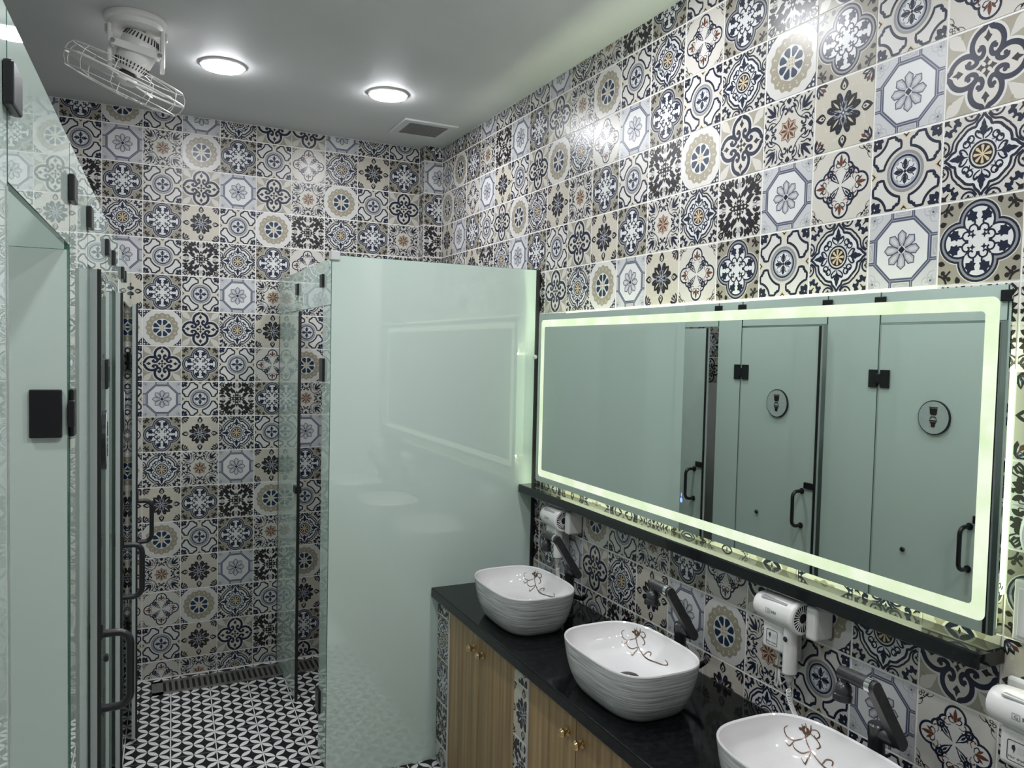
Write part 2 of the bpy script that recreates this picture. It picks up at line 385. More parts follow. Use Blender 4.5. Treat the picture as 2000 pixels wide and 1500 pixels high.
def pat_star():
    p = Pat('cream'); p.sym(1)
    st = []
    for k in range(8):
        a = math.pi*k/4; st.append((.37*math.cos(a), .37*math.sin(a)))
        for d, r in ((.2, .30), (.393, .265), (.585, .30)): st.append((r*math.cos(a+d), r*math.sin(a+d)))
    p.fill(st, 'peach', 1); p.stroke(st, .026, 'brown', 2, closed=True)
    p.sym(8); p.leaf((.02, 0), (.32, 0), .085, 'brown', 3, bulge=.55)
    p.sym(4, True)
    p.curl([(.37, .37), (.28, .50), (.20, .66), (.09, .66), (.07, .56), (.13, .52)], .05, 'navy', 3, .045, taper=(.5, 1.1))
    p.curl([(.30, .50), (.36, .64), (.32, .78), (.22, .84)], .04, 'navy', 3, .045)
    p.leaf((.30, .62), (.14, .80), .07, 'navy', 3); p.leaf((.52, .56), (.64, .92), .085, 'navy', 3)
    p.curl([(.10, .95), (.20, .90), (.30, .92), (.42, .98)], .04, 'navy', 3); p.disc(.30, .955, .03, 'navy', 3, 8)
    p.curl([(.44, .50), (.46, .62), (.42, .76), (.48, .86)], .04, 'navy', 3, .045); p.disc(.74, .96, .05, 'navy', 3, 8)
    p.sym(4); p.leaf((.50, .50), (.92, .92), .10, 'navy', 3); p.leaf((0, .96), (0, .76), .17, 'navy', 3, bulge=.35); p.leaf((0, .70), (0, .52), .065, 'navy', 3)
    p.leaf((-.09, .86), (.09, .86), .07, 'navy', 3)
    return p

def pat_lily():
    p = Pat('beige'); random.seed(3); p.sym(4)
    for k in range(7):
        x, y = random.uniform(-.2, .9), random.uniform(.3, .9); p.leaf((x, y), (x+.14, y+.06), .07, 'cream', 1)
    for k in range(5):
        x, y = random.uniform(-.2, .9), random.uniform(.3, .9); p.leaf((x, y), (x+.10, y-.08), .06, 'tanl', 1)
    p.sym(4)
    p.leaf((.06, .06), (.44, .44), .23, 'dark', 3, bulge=.62); p.leaf((.14, .14), (.36, .36), .06, 'beige', 4); p.leaf((.08, .16), (.24, .52), .12, 'dark', 3, bulge=.6); p.leaf((.16, .08), (.52, .24), .12, 'dark', 3, bulge=.6)
    p.sym(4, True)
    p.curl([(.01, .05), (.05, .22), (.06, .38), (.14, .52), (.20, .50)], .085, 'navy', 4, .04, taper=(.5, 1)); p.leaf((0.02, .06), (.05, .34), .05, 'lslate', 5)
    p.stroke([(.02, .02), (.30, .12)], .022, 'lslate', 5)
    p.sym(4)
    p.leaf((0, .10), (0, .30), .09, 'navy', 5); p.disc(0, 0, .07, 'slate', 5, 10); p.disc(0, 0, .03, 'white', 6, 8)
    p.leaf((0, .60), (0, .98), .25, 'dark', 3, bulge=.40); p.leaf((0, .64), (0, .86), .13, 'cream', 4, bulge=.4); p.leaf((0, .68), (0, .78), .05, 'dark', 5)
    for q, c in (((.58, .88), 'dark'), ((.64, .72), 'navy'), ((.74, .62), 'brown'), ((.90, .56), 'dark'), ((.70, .98), 'navy'), ((.97, .68), 'navy')):
        p.leaf((.93, .93), q, .12, c, 3, bulge=.6)
    p.leaf((.88, .88), (.72, .74), .05, 'beige', 4); p.leaf((.90, .84), (.84, .64), .04, 'cream', 4); p.leaf((.84, .92), (.64, .88), .04, 'cream', 4); p.ring(.82, .86, .05, .02, 'slate', 5, 8)
    return p

def pat_damask():
    p = Pat('ivory'); p.sym(4)
    p.fill([(0, 0), (.10, .06), (.08, .16), (.13, .20), (.08, .26), (.10, .34), (.05, .38), (0, .48), (-.05, .38), (-.10, .34), (-.08, .26), (-.13, .20), (-.08, .16), (-.10, .06)], 'dark', 2)
    p.disc(0, .13, .04, 'ivory', 3, 8); p.disc(0, .29, .04, 'ivory', 3, 8)
    p.fill([(.10, .10), (.24, .16), (.20, .20), (.16, .24)], 'dark', 2)
    p.disc(.60, .60, .15, 'dark', 2, 12); p.leaf((.60, .60), (.92, .92), .05, 'dark', 2)
    p.leaf((0, .62), (0, .96), .05, 'greyl', 2)
    p.sym(4, True)
    p.leaf((.22, .30), (.34, .70), .15, 'dark', 2); p.leaf((.40, .66), (.50, .98), .17, 'dark', 2, bulge=.4); p.leaf((.48, .86), (.66, .76), .10, 'dark', 2)
    p.leaf((.10, .96), (.24, .70), .12, 'dark', 2); p.leaf((.60, .40), (.40, .42), .09, 'navy', 2); p.disc(.46, .50, .045, 'dark', 2, 8); p.disc(.40, .56, .03, 'navy', 2, 8)
    p.leaf((.30, .10), (.56, .22), .12, 'dark', 2); p.leaf((.62, .10), (.80, .22), .10, 'dark', 2); p.leaf((.70, .30), (.96, .36), .12, 'dark', 2); p.leaf((.44, .30), (.62, .50), .08, 'navy', 2); p.leaf((.55, .88), (.62, .70), .12, 'dark', 2)
    p.curl([(.70, .72), (.80, .92), (.92, .84), (.86, .74)], .06, 'dark', 2, .04); p.curl([(.62, .78), (.72, .98), (.86, .97)], .045, 'dark', 2)
    p.curl([(.06, .62), (.05, .78), (.12, .80)], .025, 'dark', 2); p.leaf((.26, .92), (.38, .98), .08, 'dark', 2); p.leaf((.72, .50), (.82, .40), .06, 'dark', 2)
    return p

def pat_diamond():
    p = Pat('cream'); p.sym(4, True)
    for x, y, r in ((0, .64, .29), (.26, .45, .17), (.40, .40, .0)):
        if r: p.disc(x, y, r, 'navy', 1, 20); p.disc(x, y, r-.06, 'ivory', 2, 20)
    p.disc(.36, .36, .14, 'navy', 1, 14); p.disc(.36, .36, .085, 'ivory', 2, 14)
    p.sym(1); p.disc(0, 0, .52, 'ivory', 2, 24)
    p.sym(4, True)
    p.leaf((.04, .56), (.15, .72), .07, 'brown', 4); p.curl([(.02, .50), (.12, .50), (.17, .58), (.12, .62)], .03, 'navy', 4)
    p.curl([(.10, .44), (.20, .40), (.28, .46), (.25, .52)], .032, 'brown', 4, .025); p.curl([(.16, .34), (.26, .32), (.32, .38)], .03, 'navy', 4)
    p.curl([(.98, .56), (.90, .62), (.86, .72), (.92, .76)], .022, 'dark', 3); p.curl([(.96, .70), (.88, .78), (.82, .80), (.84, .86)], .022, 'dark', 3)
    p.ring(.93, .86, .04, .018, 'dark', 3, 8); p.leaf((.80, .84), (.70, .93), .04, 'dark', 3)
    p.sym(4)
    p.leaf((.03, .03), (.40, .40), .17, 'navy', 3, bulge=.6); p.leaf((.08, .08), (.34, .34), .10, 'ivory', 4, bulge=.6); p.leaf((.16, .16), (.30, .30), .05, 'navy', 5)
    p.ring(.36, .36, .085, .05, 'navy', 4, 12)
    p.leaf((0, .50), (0, .86), .10, 'brown', 5, bulge=.5); p.disc(0, .56, .04, 'brown', 5, 8)
    return p

def pat_floor():
    p = Pat('black'); p.sym(1)
    h = 0.5
    for i in range(4):
        for j in range(4):
            x0, y0 = -1+i*h, -1+j*h
            a, b = ((x0, y0), (x0+h, y0+h)) if (i+j) % 2 == 0 else ((x0+h, y0), (x0, y0+h))
            d = .02
            a2 = (a[0]+(b[0]-a[0])*d, a[1]+(b[1]-a[1])*d); b2 = (b[0]+(a[0]-b[0])*d, b[1]+(a[1]-b[1])*d)
            p.leaf(a2, b2, .265, 'petal', 1, bulge=.5, n=8)
    return p

PATS = dict(R=pat_rosette, O=pat_octagon, K=pat_knot, W=pat_wheel, Q=pat_quatrefoil, M=pat_medallion, S=pat_star, F=pat_lily, D=pat_damask, X=pat_diamond, floor=pat_floor)
PC = {}
MC = {}
GAP, GAPY, LIFT, THK = 0.008, 0.013, 0.00002, 0.006
def tile_mesh(kind, x0=-.5, x1=.5, y0=-.5, y1=.5):
    key = (kind, round(x0, 3), round(x1, 3), round(y0, 3), round(y1, 3))
    if key in MC: return MC[key]
    if kind not in PC: PC[kind] = PATS[kind]()
    P = PC[kind]; bm = bmesh.new(); names = [P.base]
    gx, gy = (.013, .006) if kind == 'floor' else (GAP, GAPY)
    X0, X1, Y0, Y1 = x0+gx, x1-gx, y0+gy, y1-gy
    for seq, (L, col, polys) in enumerate(sorted(P.items, key=lambda it: it[0])):
        if col not in names: names.append(col)
        mi = names.index(col)
        for q in polys:
            vs = [bm.verts.new((x*.5, y*.5, (seq+6)*LIFT)) for x, y in q]
            try: f = bm.faces.new(vs)
            except ValueError: continue
            f.material_index = mi
            f.normal_update()
            if f.normal.z < 0: f.normal_flip()
    e = .004
    for co, no in (((X0+e, 0, 0), (-1, 0, 0)), ((X1-e, 0, 0), (1, 0, 0)), ((0, Y0+e, 0), (0, -1, 0)), ((0, Y1-e, 0), (0, 1, 0))):
        bmesh.ops.bisect_plane(bm, geom=bm.verts[:]+bm.edges[:]+bm.faces[:], plane_co=co, plane_no=no, clear_outer=True)
    c = .003
    top = [bm.verts.new(v) for v in ((X0+c, Y0+c, 0), (X1-c, Y0+c, 0), (X1-c, Y1-c, 0), (X0+c, Y1-c, 0))]
    mid = [bm.verts.new(v) for v in ((X0, Y0, -c), (X1, Y0, -c), (X1, Y1, -c), (X0, Y1, -c))]
    bot = [bm.verts.new(v) for v in ((X0, Y0, -THK), (X1, Y0, -THK), (X1, Y1, -THK), (X0, Y1, -THK))]
    bm.faces.new(top)
    for A, B in ((mid, top), (bot, mid)):
        for k in range(4): bm.faces.new((A[k], A[(k+1) % 4], B[(k+1) % 4], B[k]))
    for v in bm.verts: v.co *= T
    me = bpy.data.meshes.new('tile'); bm.to_mesh(me); bm.free()
    for n in names: me.materials.append(tmat(n))
    MC[key] = me; return me

def place_tile(me, loc, ex, ey, parent, name='tile'):
    ex = Vector(ex); ey = Vector(ey); ez = ex.cross(ey)
    o = bpy.data.objects.new(name, me); COL.objects.link(o); o.parent = parent
    m = Matrix((ex, ey, ez)).transposed().to_4x4(); m.translation = V(*loc); o.matrix_local = m
    return o

# ------------------------------------------------------------------ the room shell
LA, LB = -1.30, 0.034                       # the left glass front runs along X = LA + LB*Y
def lx(y): return LA+LB*y
XL, YF = -8.5, -30.0
floor = struct('floor', MB().box((XL, YF, FZ-.4), (XR+.6, .6, FZ-.006)), M['grout'])
ceiling = struct('ceiling', MB().box((XL, YF, CZ), (XR+.6, .6, CZ+.4)), M['ceiling'])
wall_back = struct('wall_back', MB().box((XL, .006, FZ-.006), (XR+.6, .6, CZ)), M['grout'])
wall_right = struct('wall_right', MB().box((XR+.006, YF, FZ-.006), (XR+.6, .006, CZ)), M['grout'])
wall_left = struct('wall_left', MB().box((XL-.5, YF, FZ-.006), (XL, .6, CZ)), M['plaster'])
wall_front = struct('wall_front', MB().box((XL, YF-.5, FZ-.006), (XR+.6, YF, CZ)), M['offfront'])
PY, PX = -.4765, 7.004
wall_pilaster = struct('wall_pilaster', MB().box((PX+.006, PY+.006, FZ-.006), (XR+.006, .006, CZ)), M['grout'])

rng = random.Random(11)
KINDS = 'ROKWQMSFDX'
BACK = {  # column -> rows from -1 (cut by the ceiling) to 15 (cut by the floor)
 -3: 'QWD', -2: 'ROQMOF', -1: 'WSWQWQRKOQMFRSXWX', 0: 'ORKFDWKQWFSQWFRFS', 1: 'MQOWMOMWDMODQOMKM', 2: 'KWKRQSFXQWFRSDWDW',
 3: 'KXSDXMWRSOQWMRFQK', 4: 'OMRMQ', 5: 'MFWQ', 6: 'WQKSD'}
BACK[3] = 'KXSDX' + 'M' + 'WRSOQWMRFQK'
for i in range(-6, 7):
    seq = BACK.get(i, '')
    last = 15 if i >= -2 else 6
    for r in range(-1, last+1):
        k = seq[r+1] if r+1 < len(seq) else rng.choice(KINDS)
        y0, y1 = -.5, .5
        if r == -1: y1 = -.5+CZ
        if r == 15: y0 = 0.0
        place_tile(tile_mesh(k, -.5, .5, y0, y1), (i+.5, 0, -r-.5), (1, 0, 0), (0, 0, 1), wall_back)
# corner pilaster: a narrow cut tile on its side and one on its face
PIL = 'QOQDMWFRSQXKWMOQS'
for r in range(-1, 16):
    y0, y1 = (-.5, -.5+CZ) if r == -1 else ((0.0, .5) if r == 15 else (-.5, .5))
    place_tile(tile_mesh(PIL[r+1], -.5, XR-PX-.5, y0, y1), (PX+.5, PY, -r-.5), (1, 0, 0), (0, 0, 1), wall_pilaster)
    place_tile(tile_mesh('D' if r % 2 else 'W', -.5, -PY-.5, y0, y1), (PX, -.5, -r-.5), (0, -1, 0), (0, 0, 1), wall_pilaster)
SP = 1.0085
RIGHT = {-1: 'MQMOWMWOMSDQWXDQMFO', 0: 'WRQSDOQKSRWMXQDKFMR', 1: 'RMXOFWKRMXOQWMRQWXD', 2: 'FOQWKRMFSQWDRKSFOKM', 3: 'QWFDMOQWKFQSMDOXWMF',
         4: 'WDQMSXDKMROFXQWMOQD', 9: 'RSXDMKQWFRWSQXKRMKF', 10: 'QWMFOSDQOKMFORSWOXD', 11: 'MQWSDFXOWWDQXFMQWSR'}
for j in range(0, 20):
    for r in range(-1, 16):
        behind_mirror = 5 <= r <= 8 and 8 <= j <= 16
        below_counter = r >= 12 and j >= 8
        if behind_mirror or below_counter: continue
        seq = RIGHT.get(r, '')
        k = seq[j] if j < len(seq) else rng.choice(KINDS)
        if r in (5, 6, 7, 8) and j >= 17: k = 'DFDQ'[r-5]
        y0, y1 = (-.5, -.5+CZ) if r == -1 else ((0.0, .5) if r == 15 else (-.5, .5))
        if r == 11 and j >= 8: y0 = .08
        place_tile(tile_mesh(k, -.5, .5, y0, y1), (XR, PY-(j+.5)*SP, -r-.5), (0, -1, 0), (0, 0, 1), wall_right)
# floor tiles, laid parallel to the stalls
FA = math.atan(.043); fex = Vector((math.cos(FA), -math.sin(FA), 0)); fey = Vector((math.sin(FA), math.cos(FA), 0))
fme = tile_mesh('floor')
for a in range(-3, 9):
    for bb in range(-24, 3):
        c = Vector((-.32, -1.83, FZ))+fex*(a+.5)+fey*(bb+.5)
        if c.y > -.02 or c.x > 5.25 or c.x < lx(c.y)-1.6: continue
        if c.x > 2.9 and c.y < -15: continue
        if c.y < -21.5: continue
        if c.y > -.55:
            me = tile_mesh('floor', -.5, .5, -.5, max(-.2, min(.5, -c.y-.06)))
        else: me = fme
        place_tile(me, c, fex, fey, floor, 'floor_tile')

# ------------------------------------------------------------------ glass fronts of the stalls
GT, DT = -3.95, -5.0                         # top of the glass, top of the doors
TH = .05
nL = math.hypot(1, LB)
eL = Vector((LB, 1, 0))/nL; nrm = Vector((1, -LB, 0))/nL; ez = Vector((0, 0, 1))
def rotz(v, a): return Matrix.Rotation(a, 3, 'Z') @ v

def pane(mb_name, parent, org, ax, out, L, z0, z1, th=TH):
    # a glass plate: face part plus its green edge frame
    org = Vector(org)
    o = MB().box((0, -th, z0), (L, 0, z1), bev=.006, seg=1, basis=(ax, out, ez), org=(org.x, org.y, 0)).build(mb_name, [M['glass'], M['glass_edge']], parent)
    for p in o.data.polygons:
        n = p.normal
        if abs(n.dot(out)) < .9: p.material_index = 1
    return o

def clip(parent, c, ax, out, name='glass_clip', sx=.16, sz=.13, t=.06):
    c = Vector(c)
    return MB().box((-sx, .001, -sz), (sx, t, sz), bev=.015, basis=(ax, out, ez), org=c).box((-sx, -t-TH, -sz), (sx, -TH-.001, sz), bev=.015, basis=(ax, out, ez), org=c).build(name, M['blackmetal'], parent)

def d_handle(parent, c, out, h=1.0, reach=.36, r=.052):
    c = Vector(c); z = h/2; q = .16
    pts = [c+ez*z, c+ez*z+out*(reach-q)]
    for k in range(1, 6):
        a = math.pi/2*k/5; pts.append(c+ez*(z-q+q*math.cos(a))+out*(reach-q+q*math.sin(a)))
    pts2 = [c-ez*(p-c).dot(ez)+out*(p-c).dot(out) for p in pts][::-1]
    o = MB().tube(pts+pts2, r, 12).build('handle', M['blackmetal'], parent, True, label='black D-shaped pull handle')
    for s in (1, -1): MB().tube([c+ez*z*s-out*.02, c+ez*z*s+out*.03], .085, 14).build('handle_collar', M['blackmetal'], o, True)
    return o

def sign(parent, c, ax, out, r=.42):
    c = Vector(c); f = lambda u, v, d: c+ax*u+ez*v+out*d
    ring = [f(r*math.cos(2*math.pi*k/40), r*math.sin(2*math.pi*k/40), 0) for k in range(40)]
    o = MB().prism(ring, out*.05).build('sign_rim', M['blackmetal'], parent, label='black-rimmed round sign with a toilet pictogram')
    MB().prism([f((r-.025)*math.cos(2*math.pi*k/40), (r-.025)*math.sin(2*math.pi*k/40), .05) for k in range(40)], out*.01).build('sign_face', M['sign'], o)
    def pic(pts): MB().prism([f(u, v, .06) for u, v in pts], out*.008).build('pictogram', M['signink'], o)
    pic([(-.11, .26), (.11, .26), (.11, .24), (-.11, .24)]); pic([(-.10, .225), (.10, .225), (.09, .10), (.06, .06), (-.06, .06), (-.09, .10)])
    pic([(-.10, -.03), (-.05, .03), (.05, .03), (.10, -.03), (.08, -.035), (.04, .01), (-.04, .01), (-.08, -.035)])
    pic([(-.11, -.06), (.11, -.06), (.09, -.09), (-.09, -.09)]); pic([(-.09, -.105), (.09, -.105), (.05, -.16), (.05, -.23), (-.05, -.23), (-.05, -.16)])
    return o

def lp(y, z=0.0, off=0.0): return Vector((lx(y), y, z))+nrm*off

def fixed_panel(y0, y1, label):
    t = thing('fixed_glass_panel', (lx(y0), y0, FZ), label, 'glass panel', 'glass of the left stalls')
    pane('glass_pane', t, lp(y0), -eL, nrm, (y0-y1)*nL-.01, FZ, GT); return t
def transom(y0, y1, label, clips=True):
    t = thing('glass_transom', (lx(y0), y0, DT), label, 'glass panel', 'glass of the left stalls')
    pane('glass_pane', t, lp(y0-.012), -eL, nrm, (y0-y1)*nL-.03, DT+.03, GT)
    for y in clips: clip(t, lp(y, -4.42), eL, nrm)
    return t
def stall_door(yh, yf, ang, label, zt=-6.42, with_sign=True, handle=True, seal=True, hz=-10.25):
    # hinged at its far edge yh, free edge at yf; ang>0 swings into the corridor
    a = rotz(-eL, ang); n = rotz(nrm, ang); o = lp(yh, 0, 0); L = (yh-yf)*nL
    t = thing('stall_door', (lx(yh), yh, FZ), label, 'door', 'glass of the left stalls')
    pane('glass_pane', t, o+a*.005, a, n, L-.095, FZ+.12, DT-.02)
    if seal:
        MB().box((L-.085, -.012, FZ+.12), (L-.025, .03, DT-.02), basis=(a, n, ez), org=o).build('door_seal', M['seal'], t, label='black rubber strip along the free edge')
        MB().box((L-.085, -.09, FZ+.12), (L-.03, -.013, DT-.02), basis=(a, n, ez), org=o).build('clear_seal', M['clearseal'], t)
    if abs(ang) < .5: MB().box((-.035, -.04, FZ+.12), (.002, -.008, DT-.02), basis=(-eL, nrm, ez), org=o).build('hinge_seal', M['clearseal'], t)
    P = lambda u, z, d=0: o+a*u+n*d+ez*z
    for z in (zt, -13.8):
        h = MB().box((.05, .001, z-.235), (.33, .045, z+.235), bev=.012, basis=(a, n, ez), org=o).box((.05, -.095, z-.235), (.33, -TH-.001, z+.235), bev=.012, basis=(a, n, ez), org=o).build('hinge', M['blackmetal'], t)
        MB().box((-.29, .001, z-.235), (-.04, .045, z+.235), bev=.012, basis=(-eL, nrm, ez), org=o).box((-.29, -.095, z-.235), (-.04, -TH-.001, z+.235), bev=.012, basis=(-eL, nrm, ez), org=o).build('hinge_plate', M['blackmetal'], h)
        MB().box((-.06, .004, z-.13), (.07, .06, z+.13), bev=.012, basis=(-eL, nrm, ez), org=o).build('hinge_knuckle', M['blackmetal'], h)
    if handle: d_handle(t, P(L-.50, hz), n)
    if with_sign: sign(t, P(1.62, -7.3, .003), -a, n)
    kn = MB().lathe([(0, .07), (.05, .065), (.065, .04), (.05, 0), (0, 0)], P(.92, -10.7), n, 16).build('stop_knob', M['blackmetal'], t, True)
    MB().box((L-.42, -.1, -9.66), (L-.06, .05, -9.48), bev=.01, basis=(a, n, ez), org=o).build('latch_plate', M['blackmetal'], t)
    return t

stall_door(-.25, -3.78, .075, 'pale green glass stall door next to the tiled back wall, farthest of the row', with_sign=False)
transom(-.02, -3.95, 'glass strip above the farthest stall door, touching the tiled back wall', (-3.95,))
fixed_panel(-3.96, -5.0, 'narrow fixed glass panel between the two farthest stall doors')
stall_door(-5.04, -8.22, .045, 'second glass stall door from the back wall, with a round toilet sign')
transom(-5.01, -8.27, 'glass strip above the second stall door from the back wall', (-5.01, -8.27))
fixed_panel(-8.28, -9.92, 'fixed glass panel between the second and third stall doors from the back wall')
stall_door(-9.96, -13.08, .036, 'third glass stall door from the back wall, with a round toilet sign')
transom(-9.93, -13.15, 'glass strip above the third stall door from the back wall', (-9.93, -13.15))
fixed_panel(-13.16, -15.08, 'fixed glass panel carrying the hinges of the wide open stall door')
stall_door(-15.22, -18.4, -1.62, 'wide open glass stall door swung into its stall, nearest the camera', -6.62, with_sign=False, handle=False)
transom(-15.09, -18.42, 'glass strip above the open stall door, nearest the camera', (-15.09, -18.42))
fixed_panel(-18.43, -27.0, 'long fixed glass panel beside the camera, left of the open stall doorway')
tt = MB().box((0, -.055, FZ), (.05, .006, DT), basis=(eL, nrm, ez), org=lp(-18.48)).build('edge_seal', M['clearseal'], bpy.data.objects['fixed_glass_panel.003'])
for i, (y, lab) in enumerate(((-4.55, 'glass divider inside the stalls, nearest the back wall'), (-9.1, 'glass divider inside the stalls, middle one'), (-14.0, 'dark green glass divider behind the open stall door'))):
    t = thing('stall_divider', (lx(y)-.1, y, FZ), lab, 'glass panel', 'dividers between the stalls')
    pane('glass_pane', t, Vector((lx(y)-.08, y, 0)), Vector((-1, 0, 0)), Vector((0, -1, 0)), abs(XL-lx(y))-.12, FZ, GT)

# ------------------------------------------------------------------ shower cubicle behind the white panel
SX = 2.70; PYP = -7.25
yv = Vector((0, -1, 0)); nx_ = Vector((-1, 0, 0))
t = thing('shower_screen', (SX, -.02, FZ), 'fixed shower glass panel between the tiled back wall and the shower doorway', 'glass panel', 'glass of the shower cubicle')
pane('glass_pane', t, Vector((SX, -.03, 0)), yv, nx_, 2.93, FZ, DT)
MB().box((SX-.01, -3.04, FZ), (SX+.06, -2.965, DT-.02)).build('edge_seal', M['seal'], t, label='black rubber strip on the doorway edge')
MB().box((SX-.01, -.03, FZ), (SX+.06, -.005, DT-.02)).build('wall_seal', M['seal'], t)
MB().box((SX-.06, -3.02, -9.85), (SX+.11, -2.72, -9.66), bev=.015).build('latch_plate', M['blackmetal'], t)
t = thing('shower_overpanel', (SX, -3.0, DT), 'glass strip over the shower doorway, joined with black clips', 'glass panel', 'glass of the shower cubicle')
pane('glass_pane', t, Vector((SX, -.02, 0)), yv, nx_, 7.10, DT+.02, GT)
clip(t, Vector((SX, -2.85, -4.42)), yv, nx_, sx=.13, sz=.15); clip(t, Vector((SX, -5.85, -4.40)), yv, nx_, sx=.13, sz=.15)
t = thing('shower_screen', (SX, -5.85, FZ), 'narrow fixed shower glass panel beside the white cross partition, with a hinge', 'glass panel', 'glass of the shower cubicle')
pane('glass_pane', t, Vector((SX, -5.86, 0)), yv, nx_, 1.25, FZ, DT)
for z in (-6.45, -14.2): MB().box((SX-.06, -6.12, z-.27), (SX+.11, -5.78, z+.27), bev=.015).build('hinge', M['blackmetal'], t)
ang = Vector((1, -.02, 0)).normalized()
t = thing('shower_door', (SX+.12, -5.95, FZ), 'clear-edged shower door swung open into the cubicle behind the partition', 'door', 'glass of the shower cubicle')
pane('glass_pane', t, Vector((SX+.12, -5.93, 0)), ang, Vector((ang.y, -ang.x, 0)), 2.7, FZ+.1, DT-.02)
d_handle(t, Vector((SX+2.4, -5.95, -10.2)), Vector((0, 1, 0)))
# white cross partition
t = thing('glass_partition', (SX, PYP, FZ), 'large milky green glass partition standing across the end of the basin counter', 'partition')
pane('glass_pane', t, Vector((2.57, PYP, 0)), Vector((1, 0, 0)), Vector((0, -1, 0)), XR-2.57-.02, FZ, GT)
MB().box((XR-.10, PYP-.03, FZ), (XR-.005, PYP+.08, GT), bev=.01).build('wall_seal', M['seal'], t, label='black strip between the glass and the tiled wall')
MB().box((2.54, PYP-.06, -4.06), (2.74, PYP+.14, -3.86), bev=.02).build('corner_clamp', M['greyplastic'], t, label='pale grey square clamp on the top corner')
MB().lathe([(0, .07), (.04, .06), (.055, .03), (.055, 0), (0, 0)], (7.52, PYP, -6.05), (0, -1, 0), 16).build('cover_cap', M['greyplastic'], t, True, label='small grey round cap')

# ------------------------------------------------------------------ basin counter
CTZ, CX0 = -11.40, 4.94
solo('countertop', MB().box((CX0, -20.6, CTZ-.22), (XR-.005, PYP-.055, CTZ), bev=.02), M['granite'], 'long polished black granite countertop under the three basins', 'countertop', loc=(6.3, -14, CTZ-.22))
BX = 5.12
def pier(n, y0, y1, kinds):
    o = struct('wall_pier_%d' % n, MB().box((BX+.006, y1, FZ), (XR-.02, y0, CTZ-.225)), M['grout'])
    wdt = y0-y1; z = CTZ-.225; k = 0; edges = [z, -12.0, -13.0, -14.0, -15.0, FZ]
    for a, b in zip(edges, edges[1:]):
        place_tile(tile_mesh(kinds[k], -.5+.1, -.5+.1+wdt, .5-(a-b), .5), (BX, y0-.4, a-.5), (0, -1, 0), (0, 0, 1), o); k += 1
pier(1, PYP-.06, -7.98, 'DMQDX'); pier(2, -11.31, -11.84, 'FFDSQ'); pier(3, -15.20, -15.73, 'QSDMF'); pier(4, -19.1, -19.6, 'WDSFQ')
def cabinet(y0, ym, y1, lab):
    t = thing('base_cabinet', (BX+.06, ym, FZ), lab, 'cabinet', 'cabinets under the basin counter')
    MB().box((BX+.12, y1+.02, FZ+.02), (XR-.03, y0-.02, CTZ-.235)).build('body', M['wooddark'], t)
    for a, b, ky in ((y0-.015, ym+.012, ym+.24), (ym-.012, y1+.015, ym-.20)):
        d = MB().box((BX+.03, b, FZ+.18), (BX+.115, a, CTZ-.24), bev=.008, seg=1).build('door', M['wood'], t)
        k = MB().lathe([(0, .17), (.06, .165), (.085, .13), (.07, .09), (.03, .07), (.03, .02), (.075, .012), (.075, 0), (0, 0)], (BX+.03, ky, -12.1), (-1, 0, 0), 18).build('knob', M['goldk'], d, True, label='small round brass knob')
    MB().box((BX+.05, y1+.02, FZ), (BX+.115, y0-.02, FZ+.17)).build('plinth', M['wood'], t)
cabinet(-7.98, -9.62, -11.31, 'oak two-door cabinet under the basin nearest the glass partition')
cabinet(-11.84, -13.49, -15.20, 'oak two-door cabinet under the middle basin')
cabinet(-15.73, -17.40, -19.10, 'oak two-door cabinet under the basin nearest the camera')

# basins
def sup(th, n=3.2):
    c, s_ = math.cos(th), math.sin(th)
    return math.copysign(abs(c)**(2/n), c), math.copysign(abs(s_)**(2/n), s_)
BAX, BAY, BH, BCX = .83, 1.14, .81, 5.90
def bring(cy, f, z, n=72, e=3.2):
    out = []
    for k in range(n):
        a, b2 = sup(2*math.pi*k/n, e); out.append((BCX+BAX*f*a, cy+BAY*(1-(1-f)*.80)*b2 if f > .3 else cy+BAY*f*1.3*b2, CTZ+z))
    return out
def inner(cy, th, s_):
    if s_ < .62:
        q = s_/.62; f = .965-.25*q**2.2; z = BH-.02-(BH-.44)*q**.9
    else:
        q = (s_-.62)/.38; f = .715*(1-q)+.10*q; z = .42-.12*math.sin(q*math.pi/2)
    a, b2 = sup(th, 3.2 if s_ < .62 else 3.2-1.2*q)
    fy = 1-(1-f)*.80 if f > .3 else f*1.3
    if s_ >= .62: fy = (1-(1-.715)*.80)*(1-q)+.10*(BAX/BAY)*q
    return Vector((BCX+BAX*f*a, cy+BAY*fy*b2, CTZ+z))
